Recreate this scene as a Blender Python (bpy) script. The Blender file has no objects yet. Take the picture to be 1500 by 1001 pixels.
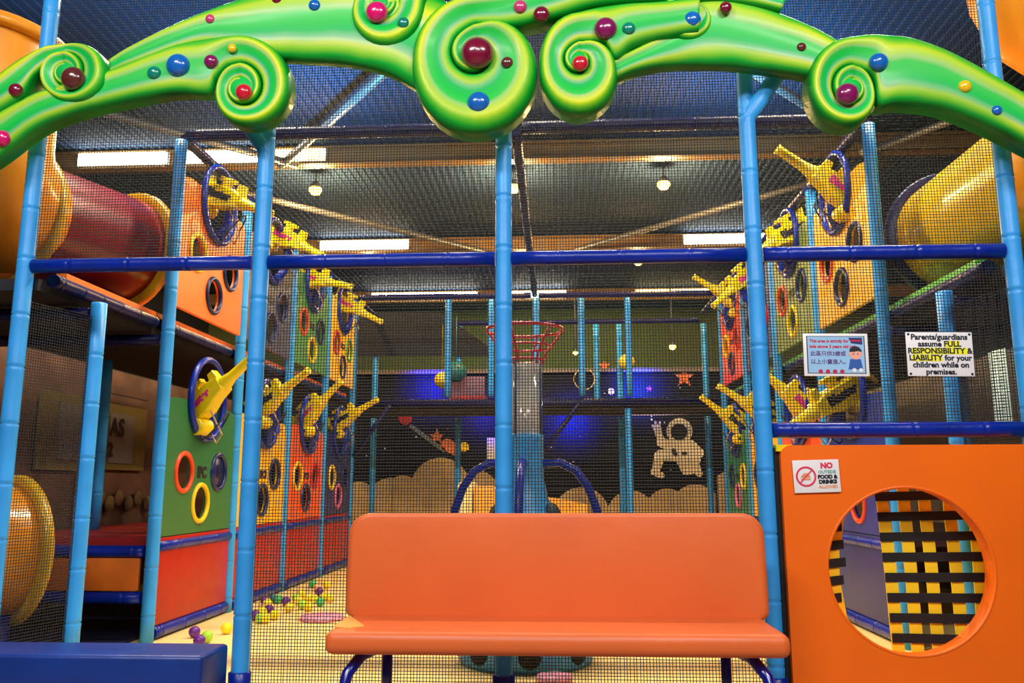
import bpy, bmesh, math, random
from mathutils import Vector, Matrix, Euler
from mathutils.geometry import tessellate_polygon
random.seed(7)
sc = bpy.context.scene
COL = sc.collection
PI = math.pi
# ------------------------------------------------------------------ camera
F, PITCH, YAW, ROLL = 1217.25, 0.1714, 0.0527, -0.0018
CAM = Vector((0.2499, -3.9678, 0.9488))
fwd = Vector((-math.sin(YAW)*math.cos(PITCH), math.cos(YAW)*math.cos(PITCH), math.sin(PITCH)))
_r = Vector((math.cos(YAW), math.sin(YAW), 0)); _u = _r.cross(fwd)
RT = _r*math.cos(ROLL)+_u*math.sin(ROLL); UP = -_r*math.sin(ROLL)+_u*math.cos(ROLL)
cd = bpy.data.cameras.new('camera'); cam = bpy.data.objects.new('camera', cd); COL.objects.link(cam)
cd.sensor_width = 36; cd.lens = F*36/1500; cd.clip_start = 0.05; cd.clip_end = 100
m3 = Matrix((RT, UP, -fwd)).transposed()
cam.matrix_world = Matrix.Translation(CAM) @ m3.to_4x4()
sc.camera = cam
def ray(u, v): return fwd*F + RT*(u-750) - UP*(v-500.5)
def onY(u, v, Y): d = ray(u, v); return CAM + d*((Y-CAM.y)/d.y)
def onX(u, v, X): d = ray(u, v); return CAM + d*((X-CAM.x)/d.x)
def onZ(u, v, Z): d = ray(u, v); return CAM + d*((Z-CAM.z)/d.z)
# ------------------------------------------------------------------ materials
def lin(c):
    f = lambda x: x/12.92 if x <= .04045 else ((x+.055)/1.055)**2.4
    return (f(c[0]/255), f(c[1]/255), f(c[2]/255), 1)
MATS = {}
def mat(name, c, rough=.45, metal=0, noise=.12, nscale=6, bump=.0, bscale=30, coat=0, emit=0, trans=0, alpha=1, spec=.5):
    if name in MATS: return MATS[name]
    m = bpy.data.materials.new(name); m.use_nodes = True; nt = m.node_tree; N = nt.nodes; L = nt.links
    b = N['Principled BSDF']; base = lin(c)
    b.inputs['Roughness'].default_value = rough; b.inputs['Metallic'].default_value = metal
    b.inputs['Specular IOR Level'].default_value = spec
    b.inputs['Coat Weight'].default_value = coat; b.inputs['Coat Roughness'].default_value = .12
    tc = N.new('ShaderNodeTexCoord')
    if noise:
        n = N.new('ShaderNodeTexNoise'); n.inputs['Scale'].default_value = nscale; n.inputs['Detail'].default_value = 4
        L.new(tc.outputs['Object'], n.inputs['Vector'])
        r = N.new('ShaderNodeValToRGB'); e = r.color_ramp.elements
        e[0].position = .3; e[1].position = .7
        e[0].color = tuple(x*(1-noise) for x in base[:3])+(1,); e[1].color = tuple(min(1, x*(1+noise)) for x in base[:3])+(1,)
        L.new(n.outputs['Fac'], r.inputs['Fac']); L.new(r.outputs['Color'], b.inputs['Base Color'])
    else: b.inputs['Base Color'].default_value = base
    if bump:
        n2 = N.new('ShaderNodeTexNoise'); n2.inputs['Scale'].default_value = bscale; n2.inputs['Detail'].default_value = 3
        L.new(tc.outputs['Object'], n2.inputs['Vector'])
        bp = N.new('ShaderNodeBump'); bp.inputs['Strength'].default_value = bump; bp.inputs['Distance'].default_value = .02
        L.new(n2.outputs['Fac'], bp.inputs['Height']); L.new(bp.outputs['Normal'], b.inputs['Normal'])
    if emit:
        b.inputs['Emission Color'].default_value = base; b.inputs['Emission Strength'].default_value = emit
    if trans: b.inputs['Transmission Weight'].default_value = trans
    if alpha < 1: b.inputs['Alpha'].default_value = alpha
    MATS[name] = m; return m
LB = mat('light_blue_vinyl', (50,158,238), .42, bump=.12, bscale=14, noise=.08)
NV = mat('navy_vinyl', (4,38,150), .32, bump=.15, bscale=18, noise=.15, coat=.1, spec=.35)
DN = mat('dark_navy_vinyl', (8,14,78), .38, bump=.15, bscale=18, spec=.3)
NETM = mat('net_cord', (26,26,30), .7, noise=0)
ORB = mat('bench_orange_vinyl', (230,108,50), .42, bump=.25, bscale=5, noise=.06, nscale=2)
ORP = mat('orange_panel_foam', (250,110,4), .42, noise=.05, nscale=2)
YEL = mat('yellow_plastic', (246,214,10), .34, noise=.06, coat=.2)
RED = mat('red_vinyl', (176,16,10), .4, bump=.1, noise=.1)
BLK = mat('black_void', (8,8,10), .8, noise=0)
STEEL = mat('grey_steel', (120,124,130), .45, .3)
TAN = mat('tan_steel', (150,120,80), .5)
WHT = mat('white_board', (238,236,240), .4, noise=.02)
INK = mat('dark_ink', (16,18,40), .5, noise=0)
PINK = mat('pink_ink', (226,50,140), .5, noise=0)
CREAM = mat('cream_vinyl', (236,214,150), .5)
# ------------------------------------------------------------------ mesh builder
class MB:
    def __init__(s): s.v = []; s.f = []; s.uv = None; s.sm = []
    def add(s, vs, fs, smooth=False):
        o = len(s.v); s.v += [tuple(x) for x in vs]
        for f in fs: s.f.append(tuple(i+o for i in f)); s.sm.append(smooth)
        return s
    def box(s, c, d, rot=None, bev=0):
        x, y, z = d[0]/2, d[1]/2, d[2]/2
        if bev:
            b = bmesh.new(); bmesh.ops.create_cube(b, size=1)
            for q in b.verts: q.co = Vector((q.co.x*d[0], q.co.y*d[1], q.co.z*d[2]))
            bmesh.ops.bevel(b, geom=list(b.edges), offset=bev, segments=3, profile=.5, affect='EDGES', clamp_overlap=True)
            b.verts.index_update()
            vs = [q.co.copy() for q in b.verts]; fs = [[q.index for q in f.verts] for f in b.faces]; b.free()
        else:
            vs = [Vector((a*x, b_*y, c_*z)) for a in (-1,1) for b_ in (-1,1) for c_ in (-1,1)]
            fs = [(0,1,3,2),(4,6,7,5),(0,4,5,1),(2,3,7,6),(0,2,6,4),(1,5,7,3)]
        if rot: vs = [rot @ v for v in vs]
        return s.add([v+Vector(c) for v in vs], fs, bool(bev))
    def tube(s, pts, r, n=12, cap=True, closed=False):
        pts = [Vector(p) for p in pts]; k = len(pts)
        rs = r if isinstance(r, (list, tuple)) else [r]*k
        T = []
        for i in range(k):
            if closed: t = pts[(i+1) % k]-pts[i-1]
            else: t = pts[min(i+1, k-1)]-pts[max(i-1, 0)]
            if t.length < 1e-9: t = T[-1] if T else Vector((0,0,1))
            T.append(t.normalized())
        a = Vector((0,0,1)) if abs(T[0].z) < .9 else Vector((1,0,0))
        nrm = (a-T[0]*a.dot(T[0])).normalized(); vs = []
        for i in range(k):
            nrm = (nrm-T[i]*nrm.dot(T[i])).normalized(); bn = T[i].cross(nrm)
            for j in range(n):
                th = 2*PI*j/n; vs.append(pts[i]+(nrm*math.cos(th)+bn*math.sin(th))*rs[i])
        fs = []
        for i in range(k if closed else k-1):
            for j in range(n):
                i2 = (i+1) % k
                fs.append((i*n+j, i*n+(j+1) % n, i2*n+(j+1) % n, i2*n+j))
        s.add(vs, fs, True)
        if cap and not closed:
            o = len(s.v)-len(vs)
            s.f.append(tuple(o+j for j in reversed(range(n)))); s.sm.append(False)
            s.f.append(tuple(o+(k-1)*n+j for j in range(n))); s.sm.append(False)
        return s
    def lathe(s, prof, c=(0,0,0), axis='z', n=24, mtx=None):
        vs = []
        for r, h in prof:
            for j in range(n):
                th = 2*PI*j/n; a, b = r*math.cos(th), r*math.sin(th)
                p = Vector((a, b, h)) if axis == 'z' else (Vector((h, a, b)) if axis == 'x' else Vector((b, h, a)))
                if mtx: p = mtx @ p
                vs.append(p+Vector(c))
        fs = [(i*n+j, i*n+(j+1) % n, (i+1)*n+(j+1) % n, (i+1)*n+j) for i in range(len(prof)-1) for j in range(n)]
        return s.add(vs, fs, True)
    def prism(s, outer, holes, to3, t, edge_smooth=False):
        """2D polygon with holes; to3(a,b,h) maps to space, h 0..t"""
        loops = [list(outer)]+[list(h) for h in holes]
        flat = [p for l in loops for p in l]
        tris = tessellate_polygon([[Vector((p[0], p[1], 0)) for p in l] for l in loops])
        n = len(flat)
        vs = [to3(p[0], p[1], 0) for p in flat]+[to3(p[0], p[1], t) for p in flat]
        fs = [tuple(x) for x in tris]+[tuple(i+n for i in reversed(x)) for x in tris]
        o = 0
        for l in loops:
            k = len(l)
            for i in range(k): fs.append((o+i, o+(i+1) % k, n+o+(i+1) % k, n+o+i))
            o += k
        return s.add(vs, fs, False)
    def build(s, name, m, parent=None, loc=None, norm=True):
        me = bpy.data.meshes.new(name); me.from_pydata(s.v, [], s.f)
        for p, q in zip(me.polygons, s.sm): p.use_smooth = q
        me.materials.append(m)
        if norm:
            b = bmesh.new(); b.from_mesh(me); bmesh.ops.recalc_face_normals(b, faces=b.faces); b.to_mesh(me); b.free()
        if s.uv:
            ul = me.uv_layers.new(name='UVMap')
            for l in me.loops: ul.data[l.index].uv = s.uv[l.vertex_index]
        me.update()
        o = bpy.data.objects.new(name, me); COL.objects.link(o)
        if parent: o.parent = parent
        if loc: o.location = loc
        return o
def tag(o, label=None, cat=None, group=None, kind=None):
    if label: o['label'] = label
    if cat: o['category'] = cat
    if group: o['group'] = group
    if kind: o['kind'] = kind
    return o
def empty(name, loc, label, cat, group=None):
    o = bpy.data.objects.new(name, None); o.location = loc; COL.objects.link(o); o.empty_display_size = .1
    return tag(o, label, cat, group)
def inst(name, mesh, parent=None, mtx=None):
    o = bpy.data.objects.new(name, mesh); COL.objects.link(o)
    if parent: o.parent = parent
    if mtx is not None: o.matrix_local = mtx
    return o
def local(parent):  # mapper from world to the parent's local frame (unrotated roots)
    L = Vector(parent.location); return lambda p: Vector(p)-L
def textmesh(body, size, bold=0, ext=.001, align='CENTER', shear=0):
    c = bpy.data.curves.new('txt', 'FONT'); c.body = body; c.size = size; c.extrude = ext; c.offset = bold
    c.align_x = align; c.align_y = 'CENTER'; c.shear = shear; c.resolution_u = 3
    o = bpy.data.objects.new('txt', c); COL.objects.link(o); bpy.context.view_layer.update()
    me = bpy.data.meshes.new_from_object(o.evaluated_get(bpy.context.evaluated_depsgraph_get()))
    bpy.data.objects.remove(o); bpy.data.curves.remove(c)
    return me
def circ(cx, cy, r, n=28, ry=None): return [(cx+r*math.cos(2*PI*i/n), cy+(ry or r)*math.sin(2*PI*i/n)) for i in range(n)]
ORD = ['first','second','third','fourth','fifth','sixth','seventh','eighth']
DY = 1.2473; XL, XR = -2.277, 2.30; ZD = 2.0; ZT = 3.30; MX = 1.22
ZB = 2.052
# ------------------------------------------------------------------ setting
def plane_box(name, c, d, m): return tag(MB().box(c, d).build(name, m), kind='structure')
mfl = mat('cream_play_mat', (246,214,140), .5, noise=.05, nscale=1.5, bump=.03, bscale=60)
plane_box('floor', (0, 7.5, -.05), (16, 15.2, .1), mfl)
plane_box('floor_hall', (0, -4.6, -.05), (16, 9, .1), mat('hall_floor', (150,130,110), .5))
mw = mat('olive_wall', (92,104,58), .8, noise=.1, nscale=1)
mwd = mat('dark_wall', (44,48,62), .8, noise=.15, nscale=1)
plane_box('wall_back', (0, 15.15, 2.5), (16, .1, 5.2), mw)
plane_box('wall_left', (-8.05, 3, 2.5), (.1, 24.4, 5.2), mwd)
plane_box('wall_right', (8.05, 3, 2.5), (.1, 24.4, 5.2), mwd)
plane_box('wall_front', (0, -9.15, 2.5), (16, .1, 5.2), mat('hall_wall', (170,170,176), .8))
# corrugated ceiling, ribs running in depth
mc = mat('ceiling_sheet', (42,64,96), .75, 0, noise=.3, nscale=.5, spec=.2)
b = MB(); xs = []; x = -8.0
while x < 8: xs += [(x,5.0),(x+.045,5.0),(x+.055,4.988),(x+.085,4.988)]; x += .095
n = len(xs)
b.add([(a, -9.1, z) for a, z in xs]+[(a, 15.2, z) for a, z in xs], [(i, i+1, n+i+1, n+i) for i in range(n-1)])
b.add([(-8,-9.1,5.06),(8.1,-9.1,5.06),(8.1,15.2,5.06),(-8,15.2,5.06)], [(0,1,2,3)])
tag(b.build('ceiling', mc, norm=False), kind='structure')
# steel roof beams with flanges
for i, Y in enumerate((1.6, 5.4, 9.2, 13.0)):
    b = MB(); b.box((0, Y, 4.86), (15.9, .02, .2)); b.box((0, Y, 4.755), (15.9, .16, .02)); b.box((0, Y, 4.955), (15.9, .16, .02))
    tag(b.build('roof_beam', TAN), ['tan steel roof beam above the front half of the arena, nearest','tan steel roof beam over the arena just above the warm spotlights','tan steel roof beam behind the first, above the padded front bar','tan steel roof beam farthest back, over the olive wall'][i], 'beam', 'steel roof beams')
for i, (a, c) in enumerate([((-6.5,1.7,4.72),(-2.8,5.3,4.72)),((-.2,1.7,4.72),(-3.0,5.3,4.72)),((.6,1.7,4.72),(4.0,5.3,4.72)),((6.6,1.7,4.72),(3.8,5.3,4.72)),((-4.4,5.6,4.72),(-.9,9.1,4.72)),((4.2,5.6,4.72),(.6,9.1,4.72))]):
    b = MB(); b.tube([a, c], .045, 8)
    tag(b.build('roof_brace', STEEL), 'grey diagonal steel brace under the roof, %s of six from the front left' % ORD[i], 'brace', 'roof braces')
# long lamps fixed under the beams
mlamp = mat('lamp_tube', (255,246,220), .4, noise=0, emit=22)
mlampw = mat('lamp_tube_warm', (255,226,150), .4, noise=0, emit=9)
def striplight(u0, u1, v, Y, m, label):
    p = onY(u0, v, Y); q = onY(u1, v, Y); c = (p+q)/2; w = (q-p).length
    e = empty('strip_lamp', (c.x, Y-.055, 4.745), label, 'lamp', 'long ceiling lamps')
    MB().box((0,.01,.12), (w, .06, .17)).build('housing', WHT, e)
    MB().box((0,-.035,.115), (w-.03,.03,.135), bev=.012).build('diffuser', m, e)
striplight(120, 250, 228, 5.4, mlamp, 'white strip lamp high on the beam above the maroon tube')
striplight(262, 400, 228, 5.4, mlamp, 'white strip lamp on the beam above the orange upper left panel')
striplight(405, 480, 228, 5.4, mlampw, 'short warm strip lamp on the first beam above the left spotlight')
striplight(470, 600, 360, 9.2, mlamp, 'strip lamp on the second beam above the front bar, left of the middle post')
striplight(1000, 1120, 360, 9.2, mlamp, 'strip lamp on the second beam above the front bar, by the fourth front post')
striplight(545, 700, 437, 13.0, mlamp, 'strip lamp on the farthest beam, left of the middle front post')
striplight(745, 830, 437, 13.0, mlamp, 'strip lamp on the farthest beam, just right of the middle front post')
striplight(930, 1050, 437, 13.0, mlampw, 'warm strip lamp on the farthest beam, right of the red hoop')
for i, x_ in enumerate((-2.4, 0, 2.4)):  # added out-of-view lamps that brighten the arena
    e = empty('strip_lamp', (x_, 1.545, 4.745), 'added unseen fill lamp on the nearest roof beam, %s of three from the left' % ORD[i], 'lamp', 'long ceiling lamps')
    MB().box((0,.01,.12), (1.5, .06, .17)).build('housing', WHT, e); MB().box((0,-.035,.115), (1.47,.03,.135), bev=.012).build('diffuser', mlamp, e)
mbulb = mat('warm_bulb', (255,176,70), .3, noise=0, emit=24)
def spot(p, label, power, big=.085, col=(1,.6,.22), down=(0,0,-1), ang=120):
    e = empty('spot_lamp', p, label, 'lamp', 'warm spot lamps')
    MB().lathe([(.001,.10),(.04,.10),(big*.9,.03),(big*.8,.02)], n=16).build('lamp_housing', STEEL, e)
    MB().lathe([(.001,-big*.9),(big*.6,-big*.7),(big,-.01),(big*.9,.02),(.001,.03)], n=16).build('bulb', mbulb, e)
    MB().tube([(0,0,.12),(0,0,4.98-p[2])], .012, 6).build('stem', STEEL, e)
    if power:
        l = bpy.data.lights.new('spot', 'POINT'); l.energy = power; l.color = col; l.shadow_soft_size = .08
        o = bpy.data.objects.new('spot_light', l); COL.objects.link(o); o.location = (p[0], p[1], p[2]-.2)
for i, (u, v) in enumerate([(462,278),(752,275),(972,270)]):
    p = onZ(u, v, 4.72); spot(tuple(p), ['glowing warm spot lamp over the left side of the arena','glowing warm spot lamp just beside the middle front post','glowing warm spot lamp over the right side, left of the fourth post'][i], 270)
for i, (u, v) in enumerate([(540,383),(765,383),(935,383)]):
    p = onZ(u, v, 4.72); spot(tuple(p), ['second row warm spot lamp, left','second row warm spot lamp, middle','second row warm spot lamp, right'][i]+' behind the padded front bar', 60)
for i, (u, v, pw) in enumerate([(985,508,40),(843,517,20)]):
    p = onY(u, v, 12.2); spot(tuple(p), ['warm bulb glowing far back above the orange star','small bulb glowing far back beside the red hoop'][i], pw, .07 if i == 0 else .05)
# ------------------------------------------------------------------ posts and bars
def post(p0, p1, label, r=.041, m=None, seam=.29, group='light blue padded posts', name='padded_post'):
    p0 = Vector(p0); p1 = Vector(p1); L = (p1-p0).length; d = (p1-p0)/L
    pts = []; rs = []; t = 0; off = random.uniform(.05, seam)
    nxt = off
    pts.append(p0); rs.append(r)
    while nxt < L-.03:
        for dt, k in ((-.022,1.0),(-.008,1.04),(0,.90),(.006,1.05),(.02,1.0)):
            pts.append(p0+d*(nxt+dt)); rs.append(r*k)
        nxt += seam*random.uniform(.9, 1.1)
    pts.append(p1); rs.append(r)
    b = MB(); b.tube(pts, rs, 14)
    return tag(b.build(name, m or LB), label, 'post', group)
def bar(p0, p1, label, r=.036, m=None, seam=.3, group='navy padded bars'):
    o = post(p0, p1, label, r, m or NV, seam, group, 'padded_bar'); o['category'] = 'bar'; return o
# front row of five posts
names = ['leftmost in the front row, beside the maroon tube','second in the front row, right of the entrance','middle of the front row, behind the bench','fourth in the front row, forked at the top','rightmost in the front row, beside the yellow tube']
for k in range(5):
    X = (k-2)*MX
    ztop = [3.75, 2.98, 2.98, 3.12, 3.75][k]
    o = post((X,0,.0), (X,0,ztop), 'light blue padded post, '+names[k])
    if k in (1, 3):
        a = onY(392, 222, 0) if k == 1 else onY(1099, 172, 0)
        c = onY(355, 170, -.1) if k == 1 else onY(1150, 95, -.1)
        a.x = X
        MB().tube([a-Vector((0,0,.05)), a, c], [.040,.042,.04], 12).build('fork_arm', LB, o)
    MB().lathe([(.05,.0),(.052,.1),(.043,.105)], (X,0,0), n=16).build('boot', NV, o)
for k in range(4):
    bar(((k-2)*MX+.043,0,ZB), ((k-1)*MX-.043,0,ZB), 'shiny navy padded bar across the front, %s bay from the left' % ORD[k])
bar((MX+.043,0,1.2), (2*MX-.043,0,1.2), 'shiny navy padded bar along the top of the big orange panel')
bar((2*MX+.043,0,1.2), (3*MX-.2,0,1.2), 'short navy padded bar right of the rightmost front post')
# side walls
for side, X in (('left', XL), ('right', XR)):
    for k in range(1, 7):
        if k == 6: continue
        post((X,k*DY,0), (X,k*DY,ZT-.035), 'light blue padded post in the %s gun wall, %s from the front' % (side, ORD[k-1]), group='posts of the gun walls')
    post((X,.42,0), (X,.42,ZD-.05), 'short light blue padded post under the %s platform near the front' % side, group='posts of the gun walls')
    for k in range(1, 6):
        bar((X,k*DY+.045,ZT), (X,(k+1)*DY-.045,ZT), 'dark top rail of the %s gun wall, %s bay from the front' % (side, ORD[k-1]), m=DN, group='top rails of the gun walls')
    s = -1 if X < 0 else 1
    for k in range(0, 5):
        bar((X+s*.075,k*DY+(.05 if k else .1),ZD), (X+s*.075,(k+1)*DY-.045,ZD), 'navy padded edge of the %s platform, %s bay from the front' % (side, ORD[k]), m=DN, seam=.2, group='padded platform edges')
    for k in range(1, 5):
        bar((X,k*DY+.045,.57), (X,(k+1)*DY-.045,.57), 'navy padded waist rail of the %s gun wall, %s bay from the front' % (side, ORD[k-1]), r=.034, group='waist rails of the gun walls')
        bar((X,k*DY+.045,.045), (X,(k+1)*DY-.045,.045), 'navy padded kerb on the floor of the %s gun wall, %s bay from the front' % (side, ORD[k-1]), r=.04, group='floor kerbs of the gun walls')
# cross beam and centre rail
for a, c, w in ((XL,0,'left'),(0,XR,'right')):
    bar((a+.045,DY,ZT), (c-.045,DY,ZT), 'navy top beam between the gun walls at the front, %s half' % w, r=.042, m=DN, group='top beams')
    bar((a+.045,5*DY,ZT), (c-.045,5*DY,ZT), 'dark top beam across the rear of the arena, %s half' % w, m=DN, group='top beams')
    bar((a+.045,6*DY,ZT-.1), (c-.045,6*DY,ZT-.1), 'dark top beam of the rear platform, %s half' % w, m=DN, group='top beams')
bar((0,DY+.045,ZT), (0,5*DY-.045,ZT), 'dark centre rail running back from behind the middle front post', m=DN, group='top beams')
# rear posts
for i, X in enumerate((-1.09,-.55,.015,.577,1.155)):
    post((X,5*DY,ZD+.03), (X,5*DY,ZT-.04), 'light blue rail post along the rear platform edge, %s of five from the left' % ORD[i], group='rear platform posts')
for i, X in enumerate((-2.277,-1.1,.82,1.14,2.31)):
    post((X,6*DY,ZD+.0), (X,6*DY,ZT-.14), 'teal lit post behind the rear platform, %s of five from the left, upper level' % ORD[i], group='rear corner posts')
    if i != 2: post((X,6*DY,0), (X,6*DY,ZD-.13), 'teal lit post behind the rear platform, lower level, %s of four from the left' % ORD[i if i < 2 else i-1], group='rear corner posts')
for i, X in enumerate((.02,1.13)):
    post((X,5*DY,0), (X,5*DY,ZD-.13), ['post under the rear platform behind the ball fountain','post under the rear platform left of the astronaut'][i], group='rear corner posts')
for i, (p, q) in enumerate([((572,594),(518,668)),((848,592),(792,668))]):
    a = onY(*p, 5*DY-.03); c = onY(*q, 5*DY-.03)
    tag(MB().tube([a, c], .03, 10).build('diagonal_brace', DN), ['dark diagonal brace under the rear platform next to the left gun wall','dark diagonal brace under the rear platform behind the ball fountain'][i], 'brace', 'platform braces')
# decks
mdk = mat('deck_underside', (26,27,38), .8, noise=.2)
for side, s, X in (('left',-1,XL),('right',1,XR)):
    x0, x1 = X+s*.12, X+s*1.25
    e = empty('platform', ((x0+x1)/2, 3.2, ZD), 'dark raised walkway platform behind the %s gun wall' % side, 'platform', 'raised platforms')
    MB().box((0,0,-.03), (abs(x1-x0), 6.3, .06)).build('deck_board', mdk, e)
    MB().box((-s*.4,0.6,.03), (.3, 5.0, .05)).build('deck_mat', mat('deck_mat_'+side, (236,110,20) if s < 0 else (96,190,70), .5), e)
    MB().box((-s*(.59),-.0,.05), (.06, 6.0, .03)).build('deck_lip', mat('deck_mat_'+side, (0,0,0)), e)
    for k, Y in enumerate((.42, DY)):
        bar((X+s*.045,Y,ZD-.11), (X+s*1.2,Y,ZD-.11), 'navy crossbar under the %s platform, %s from the front' % (side, ORD[k]), m=DN, group='platform crossbars')
e = empty('platform', (0, 5.5*DY, ZD), 'dark rear platform across the back of the arena', 'platform', 'raised platforms')
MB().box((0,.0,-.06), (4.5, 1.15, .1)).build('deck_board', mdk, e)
MB().tube([(-2.2,-DY/2,-.05),(2.2,-DY/2,-.05)], .05, 10).build('padded_edge', DN, e)
MB().box((-.82,-.5,.02), (.42, .2, .05)).build('red_mat', RED, e)
# ------------------------------------------------------------------ shooting panels
def panel(side, k, level, rgb, rings, cname):
    X = XL if side == 'left' else XR; s = 1 if side == 'left' else -1   # s: inward
    y0 = k*DY+.06; w = DY-.12
    if level == 'lower': zb, zt, zc = .63, 1.53, 1.56
    else: zb, zt, zc = 2.13, 3.06, 3.02
    e = empty('shooting_panel', (X, y0+w/2, zb), '%s shooting panel with ringed holes, %s from the front, %s %s gun wall' % (cname, ORD[k-1], level, side), 'panel', 'shooting panels')
    h = zt-zb; R = .285; cz = zc-zb
    # outline in (y,z), scooped top
    out = [(-w/2,0),(w/2,0),(w/2,h-.1),(w/2-.03,h-.03)]
    n = 18
    a0 = math.asin(max(-1, min(1, (h-cz-.0)/R))) if abs(h-cz) < R else 0
    for i in range(n+1):
        th = a0+(-PI-2*a0)*i/n
        out.append((R*math.cos(th), cz+R*math.sin(th)))
    out += [(-w/2+.1,h),(-w/2,h-.03)]
    hs = [(-.29, .41), (.0, .20), (.29, .42)]
    if level == 'upper': hs = [(-.29, .44), (.02, .20), (.30, .44)]
    holes = [list(reversed(circ(a, c, .122))) for a, c in hs]
    b = MB(); b.prism(out, holes, lambda a, c, t: Vector((s*t-s*.015, a, c)), .03)
    b.build('board', mat('panel_'+cname.replace(' ','_'), rgb, .4, noise=.06, nscale=2), e)
    for (a, c), rc in zip(hs, rings):
        rb = MB(); rb.tube([(s*.016, a+.127*math.cos(2*PI*i/28), c+.127*math.sin(2*PI*i/28)) for i in range(28)], .017, 8, closed=True)
        rb.build('ring', rc, e)
    hb = MB(); hb.tube([(s*.03, R*math.cos(2*PI*i/32), cz+R*math.sin(2*PI*i/32)) for i in range(32)], .023, 10, closed=True)
    hb.build('gun_hoop', NV, e)
    first = side == 'left' and level == 'lower' and k == 1
    ft = textmesh('IPC' if first else 'IPCS', .105 if first else .085, .006)
    def face(me, a, c): me.materials.append(INK); return inst('lettering', me, e, Matrix(((0,0,s,s*.017),(s,0,0,a),(0,1,0,c),(0,0,0,1))))
    face(ft, 0, .41 if level == 'lower' else .44)
    if first:
        MB().lathe([(.001,.016),(.12,.016),(.12,.001)], (0,.29,.42), 'x', 28).build('target_disc', rB, e)
        o = face(textmesh('S', .13, .006), .29, .42); o.location.x = .019
    return e, zc, y0+w/2
def ringm(c): return mat('ring_%d_%d_%d' % c, c, .35, noise=.05)
rO, rY, rB, rG, rR, rP = ringm((232,70,30)), ringm((246,206,10)), ringm((10,30,92)), ringm((60,160,70)), ringm((200,30,40)), ringm((230,110,160))
specs = [('left',1,'lower',(44,112,62),[rO,rY,rB],'green'),('left',2,'lower',(250,190,16),[rY,rB,rB],'yellow'),('left',3,'lower',(238,92,20),[rY,rB,rR],'orange'),('left',4,'lower',(20,34,110),[rY,rP,rB],'navy blue'),
 ('left',1,'upper',(242,106,18),[rY,rB,rB],'bright orange'),('left',2,'upper',(62,62,92),[rR,rB,rB],'slate grey'),('left',3,'upper',(66,140,66),[rO,rY,rB],'leaf green'),('left',4,'upper',(250,196,20),[rR,rB,rG],'golden yellow'),
 ('right',1,'lower',(26,52,150),[rY,rO,rB],'royal blue'),('right',2,'lower',(236,88,24),[rY,rB,rB],'deep orange'),('right',3,'lower',(246,190,20),[rB,rO,rB],'warm yellow'),('right',4,'lower',(40,130,96),[rY,rP,rB],'teal green'),
 ('right',1,'upper',(255,176,0),[rB,rB,rO],'amber'),('right',2,'upper',(122,140,60),[rB,rY,rO],'olive green'),('right',3,'upper',(44,60,130),[rR,rB,rB],'dusty blue'),('right',4,'upper',(234,76,24),[rR,rB,rY],'vermilion')]
PANEL = {}
for sp in specs: PANEL[sp[:3]] = panel(*sp)+(sp[5],)
# low red / navy boards between kerb and waist rail
for side, X, s in (('left',XL,1),('right',XR,-1)):
    for k in range(1, 5):
        m = RED if side == 'left' else mat('navy_board', (32,46,120), .45)
        b = MB(); b.box((X,(k+.5)*DY,.355), (.026,DY-.1,.54), bev=.008)
        o = tag(b.build('kick_board', m), '%s kick board under the waist rail, %s from the front, %s wall' % ('red' if side == 'left' else 'dark blue', ORD[k-1], side), 'board', 'kick boards')
# ------------------------------------------------------------------ toy blasters
def chamf(poly, th, c=.012):
    """bevelled plate in the xz plane"""
    cx = sum(p[0] for p in poly)/len(poly); cz = sum(p[1] for p in poly)/len(poly)
    def ins(p, q): d = Vector((p[0]-cx, p[1]-cz)); l = d.length; d = d*((l-q)/l); return (cx+d.x, cz+d.y)
    lay = [(-th/2, c), (-th/2+c, 0), (th/2-c, 0), (th/2, c)]; n = len(poly); vs = []; fs = []
    for y, q in lay: vs += [Vector((ins(p, q)[0], y, ins(p, q)[1])) for p in poly]
    for l in range(3):
        for i in range(n): fs.append((l*n+i, l*n+(i+1) % n, (l+1)*n+(i+1) % n, (l+1)*n+i))
    fs += [tuple(range(n)), tuple(3*n+i for i in reversed(range(n)))]
    return vs, fs
def hidden_mesh(b, name, m):
    o = b.build(name, m); me = o.data; bpy.data.objects.remove(o); return me
b = MB()
b.add(*chamf([(-.23,-.05),(-.25,.045),(-.19,.075),(.05,.08),(.12,.055),(.15,.05),(.15,-.045),(.06,-.06),(-.04,-.095),(-.16,-.09)], .105))
b.add(*chamf([(-.24,.03),(-.265,.135),(-.225,.135),(-.20,.09),(-.17,.06)], .05, .006))
b.add(*chamf([(-.10,.07),(-.10,.115),(-.135,.12),(-.135,.15),(.01,.15),(.01,.12),(-.03,.115),(-.03,.07)], .05, .006))
b.add(*chamf([(.06,.06),(.075,.13),(.125,.13),(.14,.05)], .06, .006))
G_BODY = hidden_mesh(b, 'body', YEL)
b = MB(); b.lathe([(.052,.13),(.05,.16),(.036,.22),(.030,.40),(.034,.42),(.034,.44),(.022,.44),(.02,.36)], axis='x', n=16)
G_BARREL = hidden_mesh(b, 'barrel', YEL)
b = MB(); b.lathe([(.001,-.06),(.05,-.06),(.058,-.05),(.058,.05),(.05,.06),(.001,.06)], (-.165,0,-.125), 'y', 20)
G_DISC = hidden_mesh(b, 'knob_disc', YEL)
b = MB(); b.lathe([(.001,-.064),(.016,-.064),(.016,.064),(.001,.064)], (-.165,0,-.125), 'y', 12)
G_HUB = hidden_mesh(b, 'hub', BLK)
b = MB(); b.tube([(-.23,0,0),(-.30,0,.02),(-.36,0,.0),(-.38,0,-.05)], .018, 8)
G_HANDLE = hidden_mesh(b, 'rear_handle', YEL)
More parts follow.
